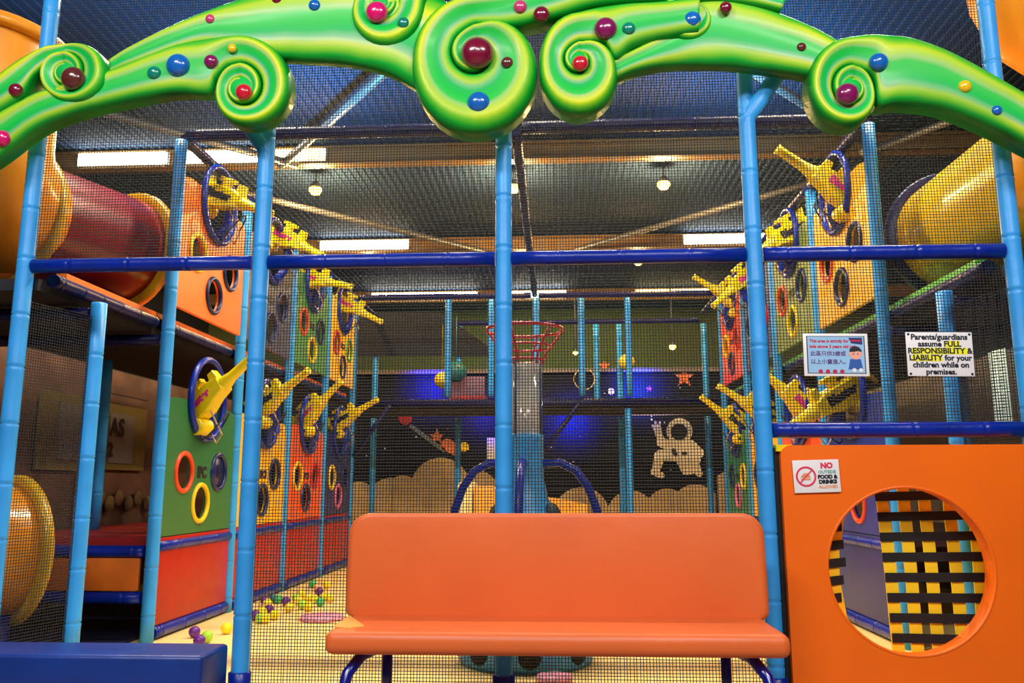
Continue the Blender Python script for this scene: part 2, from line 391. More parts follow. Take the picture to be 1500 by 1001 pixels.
G_TXT = textmesh('Blaster', .088, .005, .002); G_TXT.materials.append(INK)
G_TXTP = textmesh('Blaster', .075, .004, .002); G_TXTP.materials.append(PINK)
MCAB = mat('cable', (190,150,130), .6, noise=.3, nscale=30); MCAB2 = mat('dark_cable', (20,20,30), .6)
def gun(side, k, level, u, v, phi, toward, label, ink=INK, scale=1.0):
    X = (XL if side == 'left' else XR); s = 1 if side == 'left' else -1
    e_, zc, yc, cn = PANEL[(side, k, level)]
    p = onX(u, v, X+s*.1)
    p.y = max(yc-.25, min(yc+.25, p.y)); p.z = max(zc-.22, min(zc+.2, p.z))
    e = empty('toy_blaster', p, label, 'toy gun', 'toy blasters on the gun walls')
    bx = Vector((s*math.cos(phi), -toward, math.sin(phi))).normalized()
    bz = (Vector((0,0,1))-bx*bx.z).normalized(); by = bz.cross(bx)
    R = Matrix((bx, by, bz)).transposed().to_4x4() @ Matrix.Scale(scale, 4)
    inst('body', G_BODY, e, R); inst('barrel', G_BARREL, e, R); d = inst('knob_disc', G_DISC, e, R); inst('hub', G_HUB, d)
    inst('rear_handle', G_HANDLE, e, R)
    T = G_TXT if ink is INK else G_TXTP
    inst('lettering', T, e, R @ Matrix.Translation((-.06,-.0535,.01)) @ Matrix.Rotation(PI/2, 4, 'X'))
    inst('lettering', T, e, R @ Matrix.Translation((-.06,.0535,.01)) @ Matrix.Rotation(PI, 4, 'Z') @ Matrix.Rotation(PI/2, 4, 'X'))
    dz = zc-.285-p.z; dyy = yc-p.y
    MB().tube([(0,.05,-.03),(-s*.03,.06+dyy*.3,dz*.6),(-s*.07,dyy*.9,dz+.02)], [.03,.036,.04], 10).build('mount', NV, e)
    MB().tube([(0,0,-.07),(s*.06,-.06,-.15),(s*.09,.02,-.26),(s*.02,.10,-.32),(-s*.05,.14,-.22),(-s*.02,.1,-.1)], .006, 6).build('cable', MCAB, e)
    pts = [(s*.02+s*.12*math.sin(t)*.7, .06+.12*math.cos(t), -.2+.1*math.sin(t*1.3)) for t in [i*.45 for i in range(14)]]
    MB().tube(pts, .006, 6).build('cable', MCAB2, e)
rd = math.radians
gun('left',1,'upper',335,292,rd(-24),.35,'yellow toy blaster with dark lettering on the bright orange panel, high at the left')
gun('left',2,'upper',425,352,rd(-28),.2,'yellow toy blaster on the slate grey panel, right of the second front post',PINK)
gun('left',3,'upper',462,410,rd(-15),.3,'yellow toy blaster just under the front bar on the leaf green panel',PINK)
gun('left',4,'upper',515,450,rd(-28),.15,'yellow toy blaster pointing down right from the golden yellow panel at the far left',PINK)
gun('left',1,'lower',308,582,rd(38),.3,'yellow toy blaster with pink lettering in the hoop of the green panel, pointing up right',PINK,1.05)
gun('left',2,'lower',398,585,rd(33),.3,'yellow toy blaster on the yellow panel just right of the second front post')
gun('left',3,'lower',458,602,rd(42),.3,'yellow toy blaster pointing up right from the orange panel of the lower left row',PINK)
gun('left',4,'lower',508,612,rd(28),.2,'yellow toy blaster on the navy blue panel, farthest back in the lower left row')
gun('right',1,'upper',1218,272,rd(35),.1,'yellow toy blaster with pink lettering in the hoop of the amber panel, pointing up left',PINK,1.05)
gun('right',2,'upper',1150,345,rd(-32),.2,'yellow toy blaster with dark lettering on the olive green panel, above the front bar')
gun('right',3,'upper',1078,420,rd(-42),.2,'yellow toy blaster pointing down left beside the fourth front post under the front bar',PINK)
gun('right',4,'upper',1066,432,rd(30),.15,'yellow toy blaster farthest back on the upper right, barrel pointing up left')
gun('right',1,'lower',1218,588,rd(-30),.3,'large yellow toy blaster with dark lettering just above the big orange panel, pointing down left',INK,1.1)
gun('right',2,'lower',1168,588,rd(42),.1,'yellow toy blaster left of the lettered one, barrel up beside the fourth post',PINK)
gun('right',3,'lower',1108,600,rd(32),.1,'yellow toy blaster whose barrel pokes out left of the fourth post, upper of two')
gun('right',4,'lower',1078,615,rd(38),.1,'yellow toy blaster whose barrel pokes out left of the fourth post, lower of two')
# ------------------------------------------------------------------ nets
def net(label, o, du, w, dv, h, cell=.0147, r=.0017, name='safety_net'):
    o = Vector(o); du = Vector(du); dv = Vector(dv); nn = du.cross(dv).normalized()
    b = MB(); nu = max(1, round(w/cell)); nv = max(1, round(h/cell))
    def strand(p, q, side):
        d = q-p; k = 5; vs = []; fs = []
        ph = random.uniform(0, 6); am = random.uniform(.0, .0025)
        for i in range(k+1):
            c = p+d*(i/k)+side*(am*math.sin(ph+i*1.3))
            vs += [c+side*r, c+nn*r, c-side*r, c-nn*r]
        for i in range(k):
            for j in range(4): fs.append((i*4+j, i*4+(j+1) % 4, i*4+4+(j+1) % 4, i*4+4+j))
        b.add(vs, fs)
    for i in range(nu+1): strand(o+du*(w*i/nu), o+du*(w*i/nu)+dv*h, du)
    for j in range(nv+1): strand(o+dv*(h*j/nv), o+dv*(h*j/nv)+du*w, dv)
    return tag(b.build(name, NETM, norm=False), label, 'net', 'black safety nets')
for k in range(4):
    net('black safety net above the front bar, %s bay from the left' % ORD[k], ((k-2)*MX+.045,.0,ZB+.04), (1,0,0), MX-.09, (0,0,1), 3.7-ZB-.04)
net('black safety net below the front bar, left of the middle post', (-MX+.045,.0,.01), (1,0,0), MX-.09, (0,0,1), ZB-.05)
net('black safety net below the front bar, right of the middle post', (.045,.0,.01), (1,0,0), MX-.09, (0,0,1), ZB-.05)
net('black safety net carrying the two notices above the orange panel', (MX+.045,.0,1.24), (1,0,0), MX-.09, (0,0,1), ZB-.04-1.24)
net('narrow black net between the leftmost front post and the short post', (-2.405,.02,.02), Vector((.118,.375,0)).normalized(), .393, (0,0,1), ZD-.15)
net('narrow black net between the rightmost front post and the short post', (2.405,.02,.02), Vector((-.095,.375,0)).normalized(), .387, (0,0,1), ZD-.15)
# ------------------------------------------------------------------ tubes
def flange_tube(name, label, path, R, m, flanges, fm, group='crawl tubes'):
    c = Vector(path[0]); e = empty(name, c, label, 'tube', group); L = local(e)
    MB().tube([L(p) for p in path], R, 40, cap=False).build('tube_shell', m, e)
    for p, d in flanges:
        p = Vector(p); d = Vector(d).normalized()
        fb = MB(); q = d.to_track_quat('Z', 'Y').to_matrix()
        fb.lathe([(R*.97,-.03),(R*1.13,-.03),(R*1.16,-.02),(R*1.16,.02),(R*1.13,.03),(R*.97,.03),(R*.97,-.03)], L(p), 'z', 40, q)
        fb.build('flange', fm, e)
    return e
MRT = mat('maroon_plastic', (128,14,24), .3, coat=.3, noise=.1)
MOT = mat('amber_plastic', (240,150,20), .35, coat=.3, noise=.12, nscale=3)
MYT = mat('mustard_plastic', (216,168,30), .35, coat=.3, noise=.1)
MYR = mat('yellow_tube_plastic', (232,190,10), .3, coat=.3, noise=.1)
ZC = 2.56
def lerp3(a, c, n): return [tuple(Vector(a).lerp(Vector(c), i/n)) for i in range(n+1)]
LP0, LP1 = (-3.0,.70,ZC), (-2.70,1.48,ZC)
flange_tube('crawl_tube', 'maroon crawl tube with mustard flanges behind the leftmost front post', lerp3(LP0, LP1, 8), .36, MRT, [(LP1,(.30,.78,0)),(LP0,(.30,.78,0))], MYT)
def elbow(X, Y0, Yc, zt, zc, n=10):
    rr = Yc-Y0; pts = [(X, Y0, zt), (X, Y0, (zt+zc+rr)/2), (X, Y0, zc+rr)]
    for i in range(1, n+1):
        t = PI/2*i/n; pts.append((X, Y0+rr*(1-math.cos(t)), zc+rr-rr*math.sin(t)))
    return pts
flange_tube('elbow_tube', 'amber elbow tube rising at the upper left corner and joining the maroon tube', elbow(-3.0,.33,.68,3.52,ZC), .37, MOT, [((-3.0,.33,3.46),(0,0,1))], MOT)
XT2 = 2.88
flange_tube('crawl_tube', 'yellow crawl tube with a navy flange at the upper right', lerp3((XT2,.20,ZC),(XT2,1.5,ZC),12), .38, MYR, [((XT2,1.46,ZC),(0,1,0))], DN)
P_ = [(XT2+.9,-.22,ZC)]+[(XT2+.42-.42*math.sin(t), -.22+.42*(1-math.cos(t)), ZC) for t in [PI/2*i/10 for i in range(11)]]
flange_tube('elbow_tube', 'amber elbow joining the yellow crawl tube beside the rightmost front post', P_, .37, MOT, [], MOT)
flange_tube('elbow_tube', 'amber tube bending away high in the upper right corner', [(2.87,.22,4.1),(2.87,.22,3.8),(2.88,.22,3.6),(2.94,.22,3.46),(3.06,.22,3.36),(3.3,.22,3.33),(3.6,.22,3.33)], .37, MOT, [], MOT)
c = onY(14, 806, .62); d = Vector((-.5,-.87,0)).normalized()
t_ = flange_tube('slide_tube', 'yellow slide tube with a wide flange low at the left edge', [c, c+d*.08, c+d*.2, c+d*.35], .355, MOT, [(c,d)], MYT)
MB().box((d.x*.2, d.y*.2, -c.z+.14), (.4,.2,.27), bev=.02).build('cradle', NV, t_)
# ------------------------------------------------------------------ left and right walkways
mlm = mat('mural_brown', (120,84,66), .8, noise=.25, nscale=3)
e = empty('mural_wall', (-3.75, 3.2, 0), 'dim brown wall painted with a fireplace picture, seen past the left front posts', 'mural')
MB().box((0,0,1.0), (.06, 6.2, 1.96)).build('board', mlm, e)
L = local(e)
def wallrect(u0, v0, u1, v1, m, nm, dx=.04):
    a = onX(u0, v0, -3.71); c2 = onX(u1, v1, -3.71)
    MB().box(L(((-3.71+dx/2), (a.y+c2.y)/2, (a.z+c2.z)/2)), (.012+dx*.1, abs(a.y-c2.y), abs(a.z-c2.z))).build(nm, m, e)
wallrect(150, 590, 205, 690, mat('mural_olive', (140,120,60), .8), 'painted_frame', .05)
wallrect(158, 605, 186, 680, mat('mural_grey', (150,140,136), .8), 'painted_picture', .07)
wallrect(56, 570, 108, 690, mat('mural_olive', (140,120,60), .8), 'painted_frame', .05)
wallrect(84, 590, 106, 675, mat('mural_grey', (150,140,136), .8), 'painted_picture', .07)
wallrect(140, 572, 212, 588, mat('mural_dark', (70,50,40), .8), 'painted_shelf', .05)
for i, (t, uu, vv, sz) in enumerate([('AS',172,628,.22),('2',162,660,.16)]):
    me = textmesh(t, sz, .008); me.materials.append(mat('mural_dark', (70,50,40), .8)); p = L(onX(uu, vv, -3.655))
    inst('lettering', me, e, Matrix(((0,0,1,p.x),(1,0,0,p.y),(0,1,0,p.z),(0,0,0,1))))
bb = MB()
for i in range(6):
    p = L(onX(145+i*14, 730+(i % 2)*8, -3.68)); bb.lathe([(.001,.0),(.07,.0),(.07,.015),(.001,.015)], p, 'x', 16)
bb.build('painted_baubles', mat('mural_tan', (136,110,70), .8), e)
e = empty('mural_wall', (3.78, 3.2, 0), 'grey beige wall behind the right walkway, seen below the white notice', 'mural')
MB().box((0,0,1.0), (.06, 6.2, 1.96)).build('board', mat('right_wall_grey', (132,120,104), .8, noise=.15, nscale=3), e)
p = onX(1462, 565, 3.72)
e = empty('wall_panel', (3.735, p.y, p.z), 'pale green white panel glowing by emission beside the rightmost front post', 'panel')
MB().box((0,0,0), (.02,.22,.62)).build('pale_board', mat('pale_emissive', (226,244,226), .4, noise=.1, nscale=20, emit=.7), e)  # pale vinyl board, given emission so it looks lit
# left entrance step-up: riser, bars, deck
o = tag(MB().box((-2.9,DY,.405), (1.1,.03,.2), bev=.008).build('riser_board', mat('orange_riser', (204,104,24), .45)), 'orange vinyl riser between two navy bars inside the left entrance', 'board')
for z, w in ((.545,'upper'),(.265,'lower')):
    bar((XL-.05,DY,z), (XL-1.25,DY,z), 'navy bar at the %s edge of the orange riser in the left entrance' % w)
tag(MB().box((-2.905,DY+2.4,.6), (1.22,4.6,.05)).build('red_deck', mat('red_deck', (150,26,24), .5)), 'dull red lower walkway floor behind the left gun wall', 'platform')
tag(MB().box((2.93,DY+2.4,.6), (1.22,4.6,.05)).build('red_deck', mat('dark_deck', (60,40,44), .5)), 'dark lower walkway floor behind the right gun wall', 'platform')
tag(MB().box((-3.03,1.6,.012), (1.3,3.0,.02)).build('mat_and_shade', mat('navy_mat_shade', (16,22,52), .5)), 'dark navy mat inside the left entrance, also standing in for the shade behind', 'mat')  # navy pad, carried back to darken the shaded void under the riser
post((-3.2,2.2,.63), (-3.2,2.2,1.9), 'shadowed blue post deep in the left entrance in front of the brown mural')
post((3.05,1.9,.63), (3.05,1.9,1.9), 'shadowed blue post in the right walkway below the white notice')
post((3.35,1.0,0), (3.35,1.0,1.85), 'shadowed blue post in the right walkway beside the pale panel')
# blue pad step
p = onY(300, 961, -.32)
b = MB(); b.box(((p.x-3.6)/2,-.2,.12), (p.x+3.6,.30,.236), bev=.02)
tag(b.build('padded_step', mat('step_blue_vinyl', (10,52,140), .38, bump=.25, bscale=6, noise=.12)), 'blue vinyl padded step on the floor at the left entrance', 'step')
# ------------------------------------------------------------------ big orange panel with round hole
x0 = onY(1150, 800, -.05).x; x1 = 3.5; hc = onY(1335, 836, -.06); rr = (onY(1459,836,-.06)-hc).length
zt = onY(1300, 652, -.06).z
e = empty('orange_panel', ((x0+x1)/2, -.06, 0), 'big orange foam panel with a round crawl hole at the lower right', 'panel')
L = local(e); rc = .05
xa = onY(1141, 660, -.06).x
out = [(x0,.005),(x1,.005),(x1,zt)]+[(x0+rc-rc*math.sin(t), zt-rc+rc*math.cos(t)) for t in [PI/2*i/5 for i in range(6)]]
b = MB(); b.prism(out, [list(reversed(circ(hc.x, hc.z, rr, 56)))], lambda a, c, t: L((a, -.06+t, c)), .1)
b.build('panel_board', ORP, e)
b = MB(); b.tube([L((hc.x+rr*math.cos(2*PI*i/56), -.055, hc.z+rr*math.sin(2*PI*i/56))) for i in range(56)], .008, 8, closed=True); b.build('hole_rim', ORP, e)
b = MB(); b.box(L((x0-.012,.0,zt/2)), (.02,.06,zt-.02)); b.build('edge_lacing', BLK, e)
b = MB(); b.box(L((x0+.02,-.0,zt-.012)), (.07,.1,.03)); b.build('yellow_corner', YEL, e)
# woven strap curtains behind the hole
MYS = mat('yellow_strap', (246,208,20), .6, noise=.08, bump=.1, bscale=120); MBS = mat('black_strap', (14,14,16), .7, noise=.1, bump=.1, bscale=120)
def straps(label, cols, rows, Y, wv=.05):
    e = empty('strap_curtain', (cols[0][0], Y, 0), label, 'strap net', 'woven strap curtains'); L = local(e)
    for (xt, zt_, xb, zb_) in cols:
        b = MB(); n = 10; vs = []; fs = []
        for i in range(n+1):
            t = i/n; x = xt+(xb-xt)*t; z = zt_+(zb_-zt_)*t; y = Y+.003*math.sin(i*.9)
            for dx, dyy in ((-wv/2,-.002),(wv/2,-.002),(wv/2,.002),(-wv/2,.002)): vs.append(L((x+dx, y+dyy, z)))
        for i in range(n):
            for j in range(4): fs.append((i*4+j, i*4+(j+1) % 4, i*4+4+(j+1) % 4, i*4+4+j))
        b.add(vs, fs); b.build('yellow_strap', MYS, e)
    for (xa_, za, xb_, zb_) in rows:
        b = MB(); n = 10; vs = []; fs = []
        for i in range(n+1):
            t = i/n; x = xa_+(xb_-xa_)*t; z = za+(zb_-za)*t; y = Y-.009+.002*math.sin(i*.9)
            for dz, dyy in ((-.021,-.002),(.021,-.002),(.021,.002),(-.021,.002)): vs.append(L((x, y+dyy, z+dz)))
        for i in range(n):
            for j in range(4): fs.append((i*4+j, i*4+(j+1) % 4, i*4+4+(j+1) % 4, i*4+4+j))
        b.add(vs, fs); b.build('black_strap', MBS, e)
    return e
Ys = .16
def PY(u, v): p = onY(u, v, Ys); return p.x, p.z
cols = []; ct = [(1288,690),(1320,690),(1350,690),(1386,690),(1424,690),(1456,690)]; cb = [(1319,975),(1347,975),(1378,975),(1414,975),(1444,975),(1478,975)]
for a, c in zip(ct, cb): cols.append(PY(*a)+PY(*c))
rows = []
for i in range(10):
    v = 727+i*29.5
    u0 = 1281+i*3.6; rows.append(PY(u0, v+1)+PY(1475, v-4+i*1.2))
straps('black and yellow woven strap curtain hanging across the right of the round hole', cols, rows, Ys, .057)
cols = [PY(1236,700)+PY(1228,800), PY(1222,760)+PY(1226,860), PY(1211,780)+PY(1240,925)]
rows = [PY(1200,776+i*26)+PY(1240-abs(i-2)*3,772+i*26) for i in range(5)]+[PY(1215,905)+PY(1262,950), PY(1205,752)+PY(1244,742)]
Ys2 = Ys
straps('narrow bunched black and yellow strap curtain at the left edge of the round hole', cols, rows, Ys+.02, .045)
# ------------------------------------------------------------------ notices
def sign(quad, Y, name, label, cat='sign'):
    P = [onY(u, v, Y) for u, v in quad]   # tl tr br bl
    c = sum(P, Vector())/4; w = ((P[1]-P[0]).length+(P[2]-P[3]).length)/2; h = ((P[0]-P[3]).length+(P[1]-P[2]).length)/2
    ex = (P[1]-P[0]+P[2]-P[3]).normalized(); ez = (P[0]-P[3]+P[1]-P[2]).normalized(); ez = (ez-ex*ex.dot(ez)).normalized(); en = ex.cross(ez)
    e = empty(name, c, label, cat); M = Matrix((ex, ez, en)).transposed().to_4x4()
    o = MB().box((0,0,0), (w,h,.006), bev=.002).build('board', WHT, e); o.matrix_local = M
    return e, M, w, h
def stxt(e, M, t, x, y, sz, m, bold=.0, al='CENTER', z=.0035):
    me = textmesh(t, sz, bold, .0004, al); me.materials.append(m); return inst('lettering', me, e, M @ Matrix.Translation((x, y, z)))
def srect(e, M, x, y, w, h, m, nm, z=.0032, t=.0008):
    o = MB().box((x,y,z), (w,h,t)).build(nm, m, e); o.matrix_local = M; return o
def spoly(e, M, polys, m, nm, z=.0035):
    b = MB()
    for i, q in enumerate(polys): b.prism(q, [], lambda a, c, t: Vector((a, c, z+t+i*.00005)), .0006)
    o = b.build(nm, m, e); o.matrix_local = M; return o
e, M, w, h = sign([(1325,487),(1423,487),(1428,552),(1331,551)], -.03, 'notice_sign', 'white notice with black serif lettering and yellow highlights about responsibility and liability')
MHL = mat('highlight_yellow', (246,240,40), .5, noise=0)
fs = h*.175; lh = h*.158; y = h*.385
lines = ['Parents/guardians','assume FULL','RESPONSIBILITY &','LIABILITY for your','children while on','premises.']
srect(e, M, w*.19, y-lh, w*.24, lh*.95, MHL, 'highlight'); srect(e, M, 0, y-2*lh, w*.84, lh*.95, MHL, 'highlight'); srect(e, M, -w*.2, y-3*lh, w*.46, lh*.95, MHL, 'highlight')
for i, t in enumerate(lines): stxt(e, M, t, 0, y-i*lh, fs, INK, .0012, z=.0042)
for sx in (-1,1):
    for sy in (-1,1): spoly(e, M, [circ(sx*w*.46, sy*h*.45, .006, 10)], INK, 'pin')
e, M, w, h = sign([(1176,488),(1271,490),(1273,551),(1178,552)], -.03, 'notice_sign', 'pale blue bordered notice about children above three, with a cartoon child')
MSK = mat('notice_sky', (150,196,236), .5, noise=.03)
srect(e, M, .0, 0, w*.9, h*.88, INK, 'border'); srect(e, M, .0, 0, w*.87, h*.85, MSK, 'picture', z=.0038)
MRI = mat('crimson_ink', (190,24,70), .5, noise=0)
stxt(e, M, 'This area is strictly for', -w*.405, h*.32, h*.098, MRI, .0008, 'LEFT', .0045)
stxt(e, M, 'kids above 3 years old only', -w*.405, h*.19, h*.098, MRI, .0008, 'LEFT', .0045)
MVI = mat('violet_ink', (90,30,120), .5, noise=0)
stxt(e, M, '\u6b64\u5340\u53ea\u4f9b3\u6b72\u6216', -w*.40, h*.02, h*.125, MVI, .0004, 'LEFT', .0045)
stxt(e, M, '\u4ee5\u4e0a\u5c0f\u7ae5\u9032\u5165\u3002', -w*.40, -h*.17, h*.125, MVI, .0004, 'LEFT', .0045)
spoly(e, M, [[(w*.2,h*.40),(w*.41,h*.40),(w*.41,h*.24),(w*.24,h*.27)]], mat('badge_navy', (30,40,110), .5, noise=0), 'badge', .0044)
srect(e, M, w*.31, h*.33, w*.16, h*.04, MRI, 'badge_band', .0052)
cx, cy = w*.3, h*.02
spoly(e, M, [circ(cx, cy, h*.13, 20), circ(cx-h*.13, cy, h*.035, 10), circ(cx+h*.13, cy, h*.035, 10)], mat('cartoon_skin', (240,170,150), .5, noise=0), 'child_face', .0046)
spoly(e, M, [[(cx-h*.14,cy+.01),(cx-h*.13,cy+h*.12),(cx-h*.04,cy+h*.18),(cx+h*.08,cy+h*.16),(cx+h*.14,cy+h*.08),(cx+h*.13,cy+.01),(cx+h*.06,cy+h*.07),(cx-h*.04,cy+h*.05)], circ(cx-h*.05,cy,.003,8), circ(cx+h*.05,cy,.003,8)], INK, 'child_hair', .0054)
spoly(e, M, [[(cx-h*.13,cy-h*.12),(cx+h*.11,cy-h*.12),(cx+h*.15,cy-h*.36),(cx-h*.18,cy-h*.36)]], mat('cartoon_blue', (40,90,170), .5, noise=0), 'child_shirt', .0044)
spoly(e, M, [circ(-w*.25+i*w*.11, -h*.39, h*.05, 12) for i in range(4)], MRI, 'toys', .0048)
spoly(e, M, [circ(cx-h*.05, -h*.36, h*.05, 10), circ(cx+h*.1, -h*.36, h*.05, 10)], WHT, 'shoes', .0056)
e, M, w, h = sign([(1160,675),(1228,673),(1232,721),(1164,723)], -.068, 'notice_sign', 'small white sticker forbidding food and drinks on the orange panel')
MHR = mat('hot_red_ink', (226,50,90), .5, noise=0); MGI = mat('teal_ink', (90,170,160), .5, noise=0); MOI = mat('orange_ink', (240,150,90), .5, noise=0)
o = MB(); o.prism(circ(-w*.23, 0, h*.31, 32), [list(reversed(circ(-w*.23, 0, h*.255, 32)))], lambda a, c, t: Vector((a, c, .0045+t)), .0006)
o = o.build('ban_ring', MHR, e); o.matrix_local = M
q = h*.26; dx = -w*.23
spoly(e, M, [[(dx-q*.75,-q*.65),(dx-q*.65,-q*.75),(dx+q*.75,q*.65),(dx+q*.65,q*.75)]], MHR, 'ban_bar', .0052)
spoly(e, M, [[(dx-q*.6,-q*.1),(dx+q*.5,-q*.1),(dx+q*.5,q*.05),(dx-q*.6,q*.05)],[(dx-q*.6,-q*.4),(dx+q*.5,-q*.4),(dx+q*.5,-q*.2),(dx-q*.6,-q*.2)],[(dx-q*.5,q*.1),(dx+q*.45,q*.1),(dx+q*.2,q*.4),(dx-q*.2,q*.4)]], MOI, 'burger', .0042)
for t, yy, sz, mm, bo in (('NO',.31,.23,MHR,.002),('OUTSIDE',.12,.13,MGI,.0005),('FOOD &',-.03,.155,INK,.0015),('DRINKS',-.18,.155,INK,.0015),('ALLOWED',-.33,.12,MOI,.0005)):
    stxt(e, M, t, w*.23, h*yy, h*sz, mm, bo, z=.0042)
# ------------------------------------------------------------------ bench
BX = .235; by0, by1 = -.80, -.33
e = empty('bench', (BX, -.55, 0), 'orange vinyl bench with backrest and navy tube legs standing before the net', 'bench')
L = local(e)
def cushion(w, d, h, wr=1):
    b = bmesh.new(); bmesh.ops.create_cube(b, size=1)
    bmesh.ops.scale(b, vec=(w, d, h), verts=b.verts)
    return b
sw = (onY(1143,935,by0)-onY(459,935,by0)).x
b = MB(); b.box((0,-.025,.375), (sw,by1-by0,.085), bev=.032)
seat = b.build('seat_cushion', ORB, e)
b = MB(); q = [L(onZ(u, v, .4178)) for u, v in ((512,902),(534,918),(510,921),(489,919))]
b.prism([(a.x, a.y) for a in q], [], lambda x, y, t: Vector((x, y, .4172+t)), .0025)  # thin cream patch laid on the left front seat corner
tag(b.build('pale_patch', mat('patch_cream', (240,176,84), .5), e), 'pale patch at the seat corner')
bw = (onY(1113,830,-.38)-onY(494,830,-.38)).x
# backrest: rounded slab
r = .09; hw, zt_, zb_ = bw/2, .83, .395
out = []
for cx, cz, a in ((hw-r, zt_-r, 0), (-hw+r, zt_-r, PI/2), (-hw+r*.5, zb_+r*.5, PI), (hw-r*.5, zb_+r*.5, 3*PI/2)):
    rad = r if cz > .6 else r*.5
    out += [(cx+rad*math.cos(a+PI/2*i/8), cz+rad*math.sin(a+PI/2*i/8)) for i in range(9)]
vs, fs = chamf(out, .09, .02)
# extra softening layer
tilt = Matrix.Rotation(-.06, 3, 'X')
bb = MB(); bb.add([tilt @ (v-Vector((0,0,.42)))+Vector((0,.21,.42)) for v in vs], fs, False)
back = bb.build('back_cushion', ORB, e)
for o in (back,):
    md = o.modifiers.new('bev', 'BEVEL'); md.width = .014; md.segments = 3; md.limit_method = 'ANGLE'; md.angle_limit = .35
    for p in o.data.polygons: p.use_smooth = True
mleg = mat('navy_gloss_tube', (10,20,130), .22, noise=0, coat=.5)
for s in (-1, 1):
    xx = s*.72
    b = MB()
    pf = [(xx+s*.09,-.25,0.002),(xx+s*.07,-.235,.15),(xx+s*.05,-.20,.26),(xx+s*.01,-.15,.315),(xx-s*.02,-.07,.322),(xx-s*.03,.1,.322)]
    b.tube(pf, .022, 12); b.build('leg', mleg, e)
    b = MB(); b.tube([(xx-s*.04,.10,.002),(xx-s*.04,.10,.34)], .021, 12); b.build('leg', mleg, e)
    b = MB(); b.tube([(xx-s*.1,.06,.335),(xx-s*.1,.235,.34),(xx-s*.1,.275,.40),(xx-s*.1,.285,.70)], .018, 10); b.build('back_support', mleg, e)
b = MB(); b.tube([(-.72,.0,.322),(.72,.0,.322)], .016, 10); b.build('stretcher', mleg, e)
# ------------------------------------------------------------------ ball fountain
fx = onY(770, 700, .9).x
e = empty('ball_fountain', (fx, .82, 0), 'blue ball fountain with bent arms and a red wire basket on a clear pipe', 'play equipment')
MLB2 = mat('fountain_blue', (64,160,222), .35, noise=.1)
MB().lathe([(.001,.004),(.36,.004),(.37,.03),(.37,.28),(.34,.40),(.21,.72),(.13,.88),(.105,1.0),(.105,1.2),(.11,1.215),(.11,1.235),(.001,1.235)], n=40).build('column', MLB2, e)
for i in range(8):
    a = 2*PI*i/8-PI/2+.09
    d = Vector((math.cos(a), math.sin(a), 0)); q = d.to_track_quat('Z','Y').to_matrix()
    MB().lathe([(.001,.012),(.055,.012),(.06,.0),(.06,-.02)], d*.365+Vector((0,0,.085)), 'z', 18, q).build('port', BLK, e)
for a in (-.45, PI+.45, .9, PI-.9):
    d = Vector((math.cos(a), math.sin(a), .55)).normalized(); q = d.to_track_quat('Z','Y').to_matrix()
    p = Vector((math.cos(a)*.175, math.sin(a)*.175, .80))
    MB().lathe([(.001,.022),(.05,.022),(.058,.012),(.058,-.03)], p, 'z', 18, q).build('outlet', mat('dark_teal', (10,60,64), .5), e)
for i in range(4):
    a = PI/2*i-.05
    ca, sa = math.cos(a), math.sin(a)
    prof = [(.10,1.07),(.2,1.075),(.29,1.03),(.355,.94),(.40,.82),(.425,.66),(.42,.45),(.38,.27)]
    MB().tube([(r_*ca, r_*sa, z_) for r_, z_ in prof], .024, 12).build('arm', NV, e)
mcl = mat('clear_pipe', (225,222,215), .08, noise=0, trans=.55)
pt = MB(); pt.lathe([(.10,1.235),(.10,1.64),(.094,1.64),(.094,1.235)], n=32); pt.build('clear_pipe', mcl, e)
for i in range(4):
    a = PI/2*i-.5
    MB().tube([(.105*math.cos(a),.105*math.sin(a),1.22),(.105*math.cos(a),.105*math.sin(a),1.66)], .007, 6).build('pipe_rod', mat('rod_blue', (24,60,120), .4), e)
mrw = mat('crimson_wire', (190,16,50), .35, noise=0, coat=.3)
hb = MB()
for R_, z_ in ((.225,1.845),(.155,1.745),(.11,1.665)):
    hb.tube([(R_*math.cos(2*PI*i/36), R_*math.sin(2*PI*i/36), z_) for i in range(36)], .010 if R_ > .2 else .008, 8, closed=True)
for i in range(6):
    a = 2*PI*i/6+.2
    hb.tube([(.225*math.cos(a),.225*math.sin(a),1.845),(.165*math.cos(a),.165*math.sin(a),1.76),(.12*math.cos(a),.12*math.sin(a),1.70),(.107*math.cos(a),.107*math.sin(a),1.64)], .007, 6)
hb.build('wire_basket', mrw, e)
# ------------------------------------------------------------------ soft blocks in the rear of the arena
YB = 4.6
a = onY(670, 705, YB); c = onY(692, 755, YB)
tag(MB().box((( a.x+c.x)/2, YB+.3, a.z/2+.002), (c.x-a.x, .7, a.z), bev=.06).build('soft_block', CREAM), 'cream soft block with a rounded top beside the orange ones behind the fountain', 'soft block', 'soft play blocks')
a = onY(693, 713, YB); c = onY(757, 713, YB)
tag(MB().box(((a.x+c.x)/2, YB+.3, a.z/2+.002), (c.x-a.x, .6, a.z), bev=.04).build('soft_block', mat('block_amber', (246,160,40), .5)), 'amber soft block just left of the fountain column', 'soft block', 'soft play blocks')
a = onY(790, 727, YB); c = onY(860, 740, YB)
b = MB(); b.prism([(a.x,.005),(c.x,.005),(c.x,c.z),(a.x,a.z)], [], lambda p, q, t: Vector((p, YB+t, q)), .6)
tag(b.build('soft_wedge', mat('block_amber', (246,160,40), .5)), 'amber soft wedge sloping down right of the fountain column', 'soft block', 'soft play blocks')
